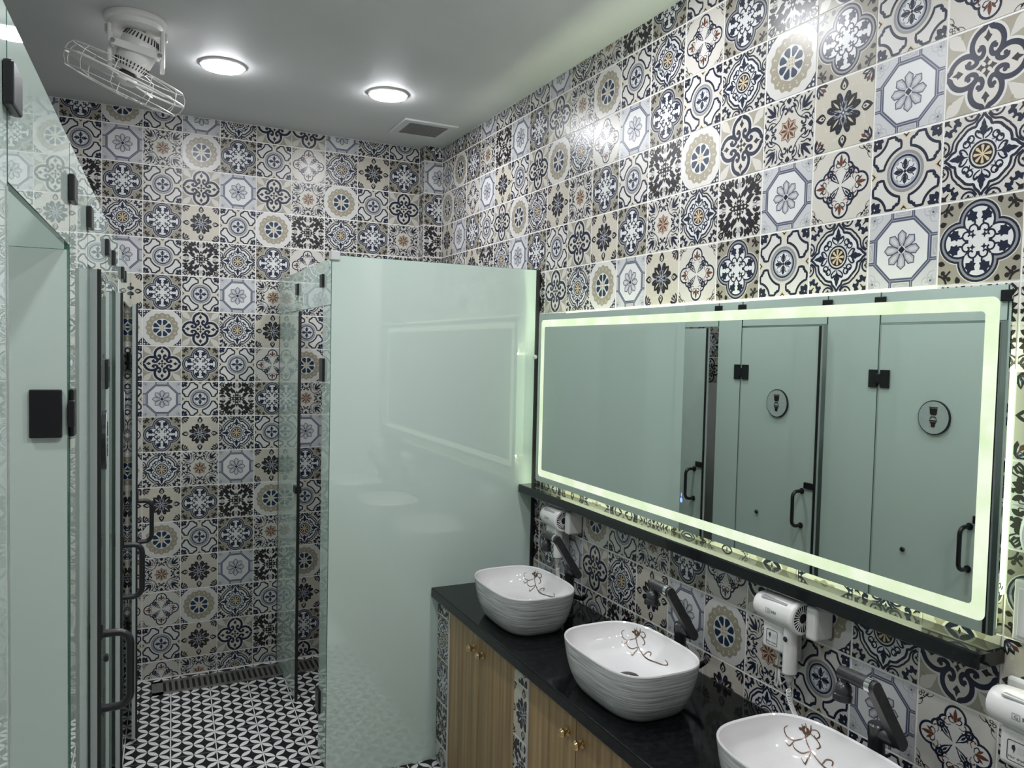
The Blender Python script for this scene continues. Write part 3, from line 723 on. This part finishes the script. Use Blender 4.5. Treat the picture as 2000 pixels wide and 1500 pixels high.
def basin(cy, lab):
    t = thing('vessel_basin', (BCX, cy, CTZ), lab, 'basin', 'vessel basins on the black counter')
    prof = [(.70, .0), (.745, .03), (.80, .10), (.865, .22), (.925, .38), (.965, .55), (.99, .70), (1.0, BH-.03)]
    MB().loft([bring(cy, f, z) for f, z in prof], (True, False)).build('outer_shell', M['streak'], t, True, label='grey horizontally streaked outside')
    N = 72; ss = [0, .02, .06, .12, .2, .28, .36, .44, .52, .58, .62, .68, .76, .84, .92, 1.0]
    rings = [bring(cy, 1.0, BH-.03), bring(cy, 1.0, BH-.012), bring(cy, .99, BH)]
    rings += [[inner(cy, 2*math.pi*k/N, s_)+(Vector((0, 0, 0))) for k in range(N)] for s_ in ss]
    MB().loft(rings, (False, True)).build('bowl', M['porcelain'], t, True, label='glossy white inside and rim')
    MB().lathe([(0, .035), (.13, .03), (.17, .012), (.17, -.02), (0, -.02)], inner(cy, 0, 1.0)-Vector((BAX*.10, 0, -.012)), (0, 0, 1), 24).build('drain', M['blackmetal'], t, True, label='round black drain')
    # copper scrollwork on the back inside wall; u = metres along the wall, s = down the bowl
    def dec(pts, w_):
        c = crv(pts, 5); mb = MB(); prev = None; m_ = len(c)
        for i, (u, s_) in enumerate(c):
            q0, q1 = c[max(i-1, 0)], c[min(i+1, m_-1)]; dx, dy = q1[0]-q0[0], (q1[1]-q0[1])*1.2; l = math.hypot(dx, dy) or 1
            ww = w_*(.45+.55*math.sin(math.pi*(i+.6)/m_)); px_, py_ = -dy/l*ww, dx/l*ww/1.2
            A = inner(cy, u+px_, s_+py_); B = inner(cy, u-px_, s_-py_); up_ = Vector((-.006, 0, .006))
            cur = (mb.bm.verts.new(A+up_), mb.bm.verts.new(B+up_))
            if prev: mb.bm.faces.new((prev[0], prev[1], cur[1], cur[0]))
            prev = cur
        mb.build('scroll_decoration', M['gold'], t, False)
    U = lambda a, s_: (.62-a*.62, s_)
    for pts in ([(0, .06), (.05, .2), (.02, .33), (.2, .5), (.55, .62), (.9, .63), (1.1, .55), (1.02, .48)], [(.02, .33), (-.3, .42), (-.55, .38), (-.62, .25), (-.5, .18)], [(-.3, .42), (-.5, .52), (-.62, .46)], [(.2, .5), (-.05, .58), (-.3, .55), (-.38, .48)], [(.15, .06), (.14, .2), (.02, .33)],
                [(.14, .16), (.3, .12), (.38, .2), (.30, .27), (.24, .22)], [(.14, .22), (.34, .3), (.42, .38), (.34, .44)], [(-.1, .1), (-.02, .2), (.02, .3)], [(.2, .5), (.16, .6), (-.02, .68), (-.12, .64)], [(.55, .62), (.62, .52), (.74, .5), (.76, .57)]):
        dec([U(a, s_) for a, s_ in pts], .011)
    for pts in ([(0, .12), (-.1, .2), (-.16, .17)], [(.05, .14), (.1, .22), (.06, .26)], [(-.06, .18), (0, .25), (.1, .22)]): dec([U(a, s_) for a, s_ in pts], .03)
for cy, lab in ((-10.06, 'white basin with grey streaked sides nearest the glass partition'), (-13.82, 'white basin with grey streaked sides, middle one of the three'), (-17.58, 'white basin with grey streaked sides nearest the camera, cut by the picture edge')): basin(cy, lab)

# faucets
def faucet(y, lab):
    x = 6.95; t = thing('faucet', (x, y+.32, CTZ), lab, 'faucet', 'gunmetal faucets behind the basins')
    MB().lathe([(0, 0), (.14, 0), (.14, .04), (.10, .05), (.10, .86), (.11, .88), (.11, 1.02), (.09, 1.04), (0, 1.04)], (x, y+.32, CTZ), (0, 0, 1), 24).build('post', M['gun'], t, True)
    MB().tube([(x, y+.34, -10.47), (x, y+.06, -10.47)], .085, 16).build('lower_swivel', M['gun'], t, True)
    d = Vector((-.52, 0, .80)).normalized(); n_ = Vector((0, -1, 0)); L = .93
    a = Vector((x, y, -10.47)); mb = MB(); pts = []
    sd = d.cross(n_)
    for k in range(9): th = math.pi/2+math.pi*k/8; pts.append(a+d*(.072*math.cos(th))+sd*(.072*math.sin(th))-n_*.06)
    for k in range(9): th = -math.pi/2+math.pi*k/8; pts.append(a+d*(L+.072*math.cos(th))+sd*(.072*math.sin(th))-n_*.06)
    mb.prism(pts, n_*.11).build('arm', M['gun'], t)
    e = a+d*L
    MB().tube([e+Vector((0, .0, 0)), e+Vector((0, .07, 0))], .088, 18).build('collar', M['chrome'], t, True, label='bright ring where the arm meets the spout')
    MB().tube([e+Vector((0, .07, 0)), e+Vector((0, .46, 0))], .082, 18).build('spout', M['gun'], t, True)
    h = e+Vector((0, .40, -.05))
    MB().lathe([(0, 0), (.05, 0), (.05, -.05), (.09, -.09), (.105, -.14), (.095, -.19), (.115, -.20), (.11, -.27), (.09, -.28), (0, -.28)], h, (.12, 0, 1), 12).build('aerator', M['gun'], t, True, label='knurled swivelling aerator head')
    MB().tube([(x+.05, y+.20, CTZ+.42), (x+.08, y-.10, CTZ+.46), (x+.09, y-.22, CTZ+.56)], [.05, .05, .04], 12).build('lever', M['blackmetal'], t, True)
for y, lab in ((-10.45, 'dark jointed-arm faucet behind the basin nearest the glass partition'), (-14.10, 'dark jointed-arm faucet behind the middle basin'), (-17.90, 'dark jointed-arm faucet behind the basin nearest the camera')): faucet(y, lab)

# ------------------------------------------------------------------ shelf and lit mirror
solo('shelf', MB().box((7.12, -18.68, -9.32), (XR-.003, PYP-.055, -9.12), bev=.022, seg=1), M['shelfstone'], 'narrow black stone shelf running under the lit mirror', 'shelf', loc=(7.36, -13, -9.32))
MY0, MY1, MZ0, MZ1, MX = -7.83, -18.73, -8.95, -5.06, 7.31
t = thing('lit_mirror', (MX, (MY0+MY1)/2, MZ0), 'wide backlit mirror with a glowing green-white border above the shelf', 'mirror')
def rr(y0, y1, z0, z1, r, x, n=6):
    out = []
    for cy, cz, a0 in ((y1+r, z0+r, 180), (y0-r, z0+r, 270), (y0-r, z1-r, 0), (y1+r, z1-r, 90)):
        for k in range(n+1):
            a = math.radians(a0+90*k/n); out.append(Vector((x, cy+r*math.cos(a), cz+r*math.sin(a))))
    return out
MB().prism(rr(MY0, MY1, MZ0, MZ1, .06, MX), (.025, 0, 0)).build('mirror_pane', M['mirror'], t)
i0, i1 = .125, .285
A = rr(MY0-i0, MY1+i0, MZ0+i0, MZ1-i0, .09, MX-.0015); B = rr(MY0-i1, MY1+i1, MZ0+i1, MZ1-i1, .05, MX-.0015)
mb = MB(); va = [mb.bm.verts.new(p) for p in A]; vb = [mb.bm.verts.new(p) for p in B]
for k in range(len(A)): mb.bm.faces.new((va[k], va[(k+1) % len(A)], vb[(k+1) % len(A)], vb[k]))
mb.build('light_band', M['band'], t, label='frosted glowing border line')
g = .10
MB().box((MX+.03, MY1+g, MZ0+.42), (XR-.004, MY0-g, MZ1-.95)).build('backlight_box', M['back_led'], t, label='glowing green backlight around the rim')
MB().box((MX+.14, MY1+.3, MZ1-.95), (MX+.22, MY0-.3, MZ1-.90)).build('led_strip', M['led'], t, label='thin LED line hidden behind the mirror top')
MB().box((MX+.14, MY1+.3, MZ0+.36), (MX+.22, MY0-.3, MZ0+.41)).build('led_strip', M['led'], t, label='thin LED line hidden behind the mirror bottom')
MB().box((MX+.027, MY1+g, MZ1-.95), (MX+.05, MY0-g, MZ1-g)).build('top_lip', M['greyplastic'], t)
tp = lambda u, v: Vector((MX-.002, -13.24-u, -8.42+v))
MB().poly([tp(.03*math.cos(2*math.pi*k/16), .045*math.sin(2*math.pi*k/16)-.01) for k in range(16)]).build('touch_switch', M['touch'], t, label='small blue glowing touch switch')
mb = MB(); mb.poly([tp(-.008, .05), tp(.008, .05), tp(.008, .11), tp(-.008, .11)]); mb.build('touch_mark', M['touch'], t)
# handwriting on the mirror's side strip
def ink(pts, r=.006):
    MB().tube([Vector((MX+.03+u, MY1+g-.004, z)) for u, z in pts], r, 5).build('handwriting', M['ink'], t)
for pts in ([(.05, -8.82), (.16, -8.79)], [(.05, -8.76), (.16, -8.73)], [(.11, -8.81), (.10, -8.74)], [(.06, -8.66), (.11, -8.62), (.19, -8.62)], [(.05, -8.60), (.11, -8.62)], [(.12, -8.55), (.17, -8.53), (.16, -8.49), (.11, -8.50), (.12, -8.55)], [(.13, -8.45), (.18, -8.44), (.17, -8.39), (.12, -8.41), (.13, -8.45)], [(.20, -8.47), (.215, -8.43)]): ink(pts)

# ------------------------------------------------------------------ hair dryers on the wall
def text_part(body, size, org, ax, upv, m, parent, name):
    cu = bpy.data.curves.new(name, 'FONT'); cu.body = body; cu.size = size*T; cu.align_x = 'CENTER'
    tmp = bpy.data.objects.new('tmp', cu); COL.objects.link(tmp)
    dg = bpy.context.evaluated_depsgraph_get(); me = bpy.data.meshes.new_from_object(tmp.evaluated_get(dg)); bpy.data.objects.remove(tmp); bpy.data.curves.remove(cu)
    mx = Matrix((ax, upv, ax.cross(upv))).transposed().to_4x4()
    rp = Vector((0, 0, 0)); p = parent
    while p is not None: rp = rp+p.location; p = p.parent
    mx.translation = V(*org)-rp; me.transform(mx); me.materials.clear(); me.materials.append(m)
    o = bpy.data.objects.new(name, me); COL.objects.link(o); o.parent = parent; return o

def dryer(y, z, lab, sy=1.0):
    # y,z: centre of the barrel; the barrel lies along the wall
    t = thing('hair_dryer', (XR-.02, y, z-.9), lab, 'hair dryer', 'white hair dryers under the shelf')
    xb = 7.27
    MB().box((7.52, y-.05, z-.78), (XR-.004, y+.50, z+.22), bev=.03).build('wall_plate', M['whiteplastic'], t)
    for zz in (.02, -.12): MB().lathe([(0, .012), (.028, .008), (.028, 0), (0, 0)], (7.522, y+.42, z+zz), (-1, 0, 0), 10).build('screw', M['ink'], t)
    # barrel: closed round end away from the camera, grille end towards it
    prof = [(0, .50), (.10, .49), (.17, .46), (.20, .40), (.215, .20), (.225, 0), (.23, -.22), (.225, -.27)]
    br = MB().lathe([(r, h) for r, h in prof], (xb, y, z), (0, 1, 0), 32).build('barrel', M['whiteplastic'], t, True)
    MB().lathe([(.232, -.27), (.245, -.28), (.245, -.34), (.225, -.36), (.19, -.36)], (xb, y, z), (0, 1, 0), 32).build('grille_ring', M['whiteplastic'], br, True)
    MB().lathe([(0, -.335), (.225, -.335), (.225, -.30)], (xb, y, z), (0, 1, 0), 24).build('intake', M['ink'], br)
    for k in range(24):
        a = 2*math.pi*k/24
        MB().tube([(xb+.07*math.cos(a), y-.345, z+.07*math.sin(a)), (xb+.215*math.cos(a), y-.345, z+.215*math.sin(a))], .008, 4).build('grille_rib', M['greyplastic'], br)
    MB().box((xb-.175, y-.20, z+.145), (xb+.10, y+.30, z+.18), bev=.015).build('top_strip', M['silver'], br, label='grey strip on top of the barrel')
    # wall cup that holds the intake end
    MB().box((7.24, y-.60, z-.26), (XR-.01, y-.40, z+.22), bev=.05, seg=3).build('holder_cup', M['whiteplastic'], t)
    hd = MB().loft([[(xb-.03+.105*math.cos(2*math.pi*k/20), y-.16+.095*math.sin(2*math.pi*k/20), zz) for k in range(20)] for zz in (z-.14, z-.4, z-.80, z-.84)], (True, True)).build('handle', M['whiteplastic'], t, True)
    MB().lathe([(0, .012), (.035, .008), (.04, 0), (0, 0)], (xb-.135, y-.16, z-.34), (-1, 0, 0), 14).build('switch', M['ink'], hd)
    MB().loft([[(xb-.03+r*math.cos(2*math.pi*k/14), y-.16+r*math.sin(2*math.pi*k/14), zz) for k in range(14)] for r, zz in ((.07, z-.84), (.06, z-.93), (.03, z-1.0))], (True, True)).build('cord_sleeve', M['greyplastic'], hd, True)
    bx = MB().box((7.20, y-.06, z-.62), (7.56, y+.36, z-.20), bev=.05, seg=3).build('plug_box', M['whiteplastic'], t)
    fr = rr(y+.27, y+.05, z-.55, z-.32, .03, 7.197); fi = rr(y+.262, y+.058, z-.542, z-.328, .025, 7.197)
    mb = MB(); va = [mb.bm.verts.new(p) for p in fr]; vb = [mb.bm.verts.new(p) for p in fi]
    for k in range(len(fr)): mb.bm.faces.new((va[k], va[(k+1) % len(fr)], vb[(k+1) % len(fr)], vb[k]))
    mb.build('sticker_frame', M['ink'], bx)
    q = lambda u, v: Vector((7.196, y+.16-u, z-.43+v))
    MB().poly([q(-.06, .05), q(-.03, .07), q(-.02, .03), q(-.03, .0), (q(-.045, -.03)), q(-.04, .0), q(-.06, .02)]).build('sticker_print', M['ink'], bx)
    MB().poly([q(.0, .06), q(.07, .06), q(.07, -.01), q(.0, -.01)]).build('sticker_code_block', M['greyplastic'], bx)
    text_part('Hair dryer', .045, q(0, -.085), Vector((0, -1, 0)), Vector((0, 0, 1)), M['ink'], bx, 'sticker_text')
    ax_ = Vector((0, -1, 0)); s_ = .0
    text_part('G', .055, Vector((xb-.228, y+.10, z-.012)), ax_, Vector((0, 0, 1)), M['ink'], br, 'brand_mark')
    mb = MB()
    for (u0, u1, v0, v1) in ((-.145, -.06, .036, .041), (-.145, -.06, -.026, -.021), (-.145, -.140, -.026, .041), (-.065, -.06, -.026, .041)): mb.poly([Vector((xb-.228, y-u, z+v)) for u, v in ((u0, v0), (u1, v0), (u1, v1), (u0, v1))])
    for k in range(3):
        u = -.04+k*.034
        for v0, v1 in ((.018, .025), (.004, .010), (-.010, -.004)): mb.poly([Vector((xb-.228, y-uu, z+vv)) for uu, vv in ((u, v0), (u+.026, v0), (u+.026, v1), (u, v1))])
        mb.poly([Vector((xb-.228, y-uu, z+vv)) for uu, vv in ((u+.010, -.012), (u+.016, -.012), (u+.016, .03), (u+.010, .03))])
    mb.build('brand_print', M['ink'], br)
    # cord: folded loop tied under the plate, then a coil below the handle
    yc = y+.30
    MB().tube([(7.50, yc, z-.74), (7.47, yc+.01, z-1.0), (7.46, yc+.02, z-1.22), (7.45, yc-.03, z-1.26), (7.45, yc-.06, z-1.15), (7.45, yc-.05, z-.92), (7.44, yc-.07, z-1.05), (7.42, yc-.14, z-1.18), (7.40, yc-.26, z-1.06), (7.40, yc-.36, z-.96), (7.38, yc-.44, z-.94), (7.26, y-.16, z-.98)], .014, 8).build('cord', M['whiteplastic'], t, True)
    MB().tube([(7.45, yc+.05, z-.96), (7.45, yc-.09, z-.95)], .018, 8).build('cord_tie', M['gold'], t, True)
    pts = []
    c0 = Vector((xb-.03, y-.16, z-1.0)); n_ = 26
    for k in range(n_*10+1):
        u = k/(n_*10); a = math.pi*u
        ctr = c0+Vector((0, .075*math.sin(a*1.0)*0+.07*math.cos(2*math.pi*u)-.07, -.10-.30*math.sin(a)))
        th = 2*math.pi*n_*u; pts.append(ctr+Vector((.035*math.cos(th), .02*math.sin(th), .035*math.sin(th)*.4)))
    MB().tube([c0]+pts, .0095, 6).build('coiled_cord', M['whiteplastic'], t, True)
    return t
dryer(-8.95, -9.62, 'white wall hair dryer in the corner by the glass partition')
dryer(-15.72, -9.60, 'white wall hair dryer between the middle and nearest basins')
dryer(-19.25, -9.62, 'white wall hair dryer cut by the right picture edge')

# switch plate at the right edge
t = thing('switch_plate', (XR-.06, -19.2, -9.0), 'white double switch plate on the tiled wall right of the mirror', 'switch')
MB().box((XR-.09, -20.0, -8.98), (XR-.004, -18.78, -8.30), bev=.02).build('plate', M['whiteplastic'], t)
MB().box((XR-.115, -19.92, -8.92), (XR-.09, -18.84, -8.38), bev=.012).build('front_frame', M['whiteplastic'], t)
for y in (-19.1, -19.6):
    for z in (-8.5, -8.75): MB().lathe([(0, .02), (.06, .02), (.07, 0), (0, 0)], (XR-.115, y, z), (-1, 0, 0), 16).build('socket_hole', M['greyplastic'], t)
t = thing('wall_dispenser', (XR-.02, -19.3, -8.2), 'grey round-bottomed dispenser at the right picture edge above the switch plate', 'dispenser')
MB().lathe([(0, .3), (.35, .28), (.42, .2), (.42, 0), (0, 0)], (XR-.01, -19.3, -7.75), (-1, 0, 0), 32).build('body', M['greyplastic'], t, True)
MB().lathe([(.43, .02), (.45, .02), (.45, 0), (.43, 0)], (XR-.01, -19.3, -7.75), (-1, 0, 0), 32).build('rim', M['ink'], t)

# ------------------------------------------------------------------ floor drain
t = thing('floor_drain', (1.6, -.75, FZ), 'long slotted stainless steel floor drain along the back wall', 'drain')
DX0, DX1, DY0, DY1 = -.75, 4.6, -1.18, -.30
MB().box((DX0, DY0, FZ+.001), (DX1, DY1, FZ+.006)).build('channel', M['darkhole'], t)
mb = MB(); zt = FZ+.03
mb.box((DX0, DY0, FZ+.006), (DX1, DY0+.12, zt)); mb.box((DX0, DY1-.12, FZ+.006), (DX1, DY1, zt)); mb.box((DX0, DY0, FZ+.006), (DX0+.28, DY1, zt)); mb.box((DX1-.2, DY0, FZ+.006), (DX1, DY1, zt))
mb.build('frame', M['steel'], t)
x = DX0+.28; k = 0
while x < DX1-.2:
    bme = MB().box((x+.07, DY0+.12, FZ+.006), (min(x+.15, DX1-.2), DY1-.12, zt)).build('grate_bar', M['steel'], t); x += .15

# ------------------------------------------------------------------ ceiling: downlights, vent, fan
def downlight(x, y, lab):
    t = thing('ceiling_downlight', (x, y, CZ), lab, 'light', 'round ceiling lights')
    MB().lathe([(0, 0), (.50, 0), (.50, -.035), (.47, -.05), (.44, -.05)], (x, y, CZ-.001), (0, 0, 1), 40).build('trim_ring', M['whiteplastic'], t, True)
    MB().lathe([(.455, -.04), (.445, -.07), (.36, -.09), (0, -.095)], (x, y, CZ), (0, 0, 1), 24).build('diffuser', M['lamp'], t, True)
downlight(.60, -4.72, 'lit round ceiling light beside the ceiling fan')
downlight(4.52, -4.69, 'lit round ceiling light near the ceiling vent')
downlight(.75, -12.9, 'lit round ceiling light over the passage, above the picture')
downlight(4.85, -12.9, 'lit round ceiling light over the middle basin, above the picture')
downlight(.75, -21.1, 'lit round ceiling light over the camera on the stall side')
downlight(-5.2, -17.4, 'added unseen round ceiling light that brightens the stall with the open door')  # extra lamp out of view, added to brighten the open stall and its door
downlight(4.85, -21.1, 'lit round ceiling light over the camera on the basin side')

t = thing('ceiling_vent', (6.33, -2.2, CZ), 'square grey exhaust vent set in the ceiling corner', 'vent')
vx0, vx1, vy0, vy1 = 5.54, 7.13, -2.98, -1.42
mb = MB()
for a, b in (((vx0, vy0), (vx1, vy0+.22)), ((vx0, vy1-.22), (vx1, vy1)), ((vx0, vy0+.22), (vx0+.22, vy1-.22)), ((vx1-.22, vy0+.22), (vx1, vy1-.22))): mb.box((a[0], a[1], CZ-.06), (b[0], b[1], CZ-.002), bev=.01, seg=1)
mb.build('frame', M['ceiling'], t)
MB().box((vx0+.22, vy0+.22, CZ-.012), (vx1-.22, vy1-.22, CZ-.002)).build('backing', M['darkhole'], t)
M['ventslat'] = mat('grey_vent_slat', (.26, .26, .26), .5)
for k in range(14):
    y = vy0+.26+k*.082
    MB().box((vx0+.22, y, CZ-.05), (vx1-.22, y+.045, CZ-.02)).build('slat', M['ventslat'], t)

# orbit fan
fx, fy = -1.21, -6.55
t = thing('ceiling_fan', (fx, fy, CZ), 'white caged orbit fan hanging from the ceiling', 'fan')
M['fanwhite'] = mat('fan_white', (.84, .83, .80), 0.3)
W = M['fanwhite']
MB().lathe([(0, 0), (.55, 0), (.57, -.04), (.56, -.10), (.50, -.13), (.48, -.22), (.40, -.26), (0, -.26)], (fx, fy, CZ-.002), (0, 0, 1), 40).build('mount', W, t, True)
vd = (Vector((fx, fy, CZ-1.3))-Vector((-1.257, -23.943, -5.904))).normalized()
axn = (-u2*.93-r2*.37); axn = (axn-vd*axn.dot(vd)).normalized(); axn = (axn-vd*.06).normalized()      # the head tilts down to the left
side = r2*.93-u2*.28; side = (side-axn*side.dot(axn)).normalized(); oth = axn.cross(side)
piv = Vector((fx+.02, fy, CZ-.66))
hb = Vector((vd.y, -vd.x, 0)).normalized(); pb = Vector((hb.y, -hb.x, 0))
for s_ in (-1, 1):
    MB().box((.43*s_, -.20, -.30), (.51*s_, .20, .45), bev=.03, basis=(hb, pb, ez), org=piv).build('bracket_arm', W, t)
    MB().box((.50*s_, -.05, .30), (.56*s_, .05, .46), bev=.015, basis=(hb, pb, ez), org=piv).build('bracket_bolt', M['greyplastic'], t)
tb = (hb*.985-ez*.17).normalized(); tu = (ez*.985+hb*.17).normalized()
sb = MB().box((-.44, .36, -.07), (.44, .40, .07), bev=.012, basis=(tb, pb, tu), org=piv-ez*.04).build('front_strap', W, t)
for s_ in (-1, 1):
    MB().tube([piv-ez*.04+tb*.42*s_+pb*.40, piv-ez*.04+tb*.42*s_+pb*.43], .045, 10).build('strap_bolt', M['chrome'], sb, True)
    MB().box((.40*s_-.03, .18, -.06), (.40*s_+.03, .38, .06), basis=(tb, pb, tu), org=piv-ez*.04).build('strap_end', W, sb)
MB().box((-.13, -.12, 0), (.16, .12, .26), bev=.02, basis=(hb, pb, ez), org=piv+Vector((0, 0, .16))).build('gearbox', M['ventslat'], t)
mo = piv-axn*.40
motor = MB().lathe([(0, 0), (.20, .0), (.30, .07), (.345, .20), (.36, .40), (.33, .58), (.275, .72), (.20, .80), (0, .82)], mo, axn, 32).build('motor', W, t, True)
for k in range(28):
    a = 2*math.pi*k/28; d = side*math.cos(a)+oth*math.sin(a)
    MB().tube([mo+axn*.055+d*.29, mo+axn*.16+d*.335], .014, 5).build('vent_slot', M['ink'], motor)
    MB().tube([mo+axn*.62+d*.318, mo+axn*.73+d*.265], .014, 5).build('vent_slot', M['ink'], motor)
hub = piv+axn*.56
MB().lathe([(0, .82), (.17, .82), (.17, .90), (0, .90)], mo, axn, 20).build('shaft', M['ink'], t, True)
MB().lathe([(0, -.07), (.20, -.05), (.22, .03), (.16, .10), (0, .13)], hub, axn, 24).build('hub', W, t, True)
for k in range(3):
    a = .30+2*math.pi*k/3; d = side*math.cos(a)+oth*math.sin(a); q = axn.cross(d)
    rows = []
    for r_, wd in ((.12, .10), (.28, .20), (.55, .31), (.82, .33), (.97, .26), (1.03, .12)):
        tw = .16
        rows.append([hub+d*r_+q*(wd*sx)+axn*(tw*wd*sx+th_) for sx, th_ in ((-1, -.01), (0, -.02), (1, -.01), (1, .02), (0, .035), (-1, .02))])
    MB().loft(rows, (True, True)).build('blade', W, t, True)
RC = 1.12
def circ(r_, h, n=64): return [hub+axn*h+(side*math.cos(2*math.pi*k/n)+oth*math.sin(2*math.pi*k/n))*r_ for k in range(n)]
cg = MB().tube(circ(RC, .0), .022, 8, closed=True).build('cage_ring', W, t, True)
for r_, h in ((RC*.93, .24), (RC*.93, -.22), (.40, .31), (.42, -.27)): MB().tube(circ(r_, h, 48), .0075, 6, closed=True).build('cage_hoop', W, cg, True)
for k in range(11):
    a = 2*math.pi*k/11+.1; d = side*math.cos(a)+oth*math.sin(a)
    MB().tube([hub+axn*.33+d*.08, hub+axn*.31+d*.40, hub+axn*.29+d*.75, hub+axn*.24+d*(RC*.93), hub+axn*.12+d*(RC*.99), hub+d*(RC+.01), hub-axn*.12+d*(RC*.99), hub-axn*.22+d*(RC*.93), hub-axn*.26+d*.70, hub-axn*.27+d*.42], .0068, 6).build('cage_wire', W, cg, True)
MB().lathe([(0, .35), (.14, .34), (.14, .31), (0, .31)], hub, axn, 24).build('cage_badge', W, t, True)
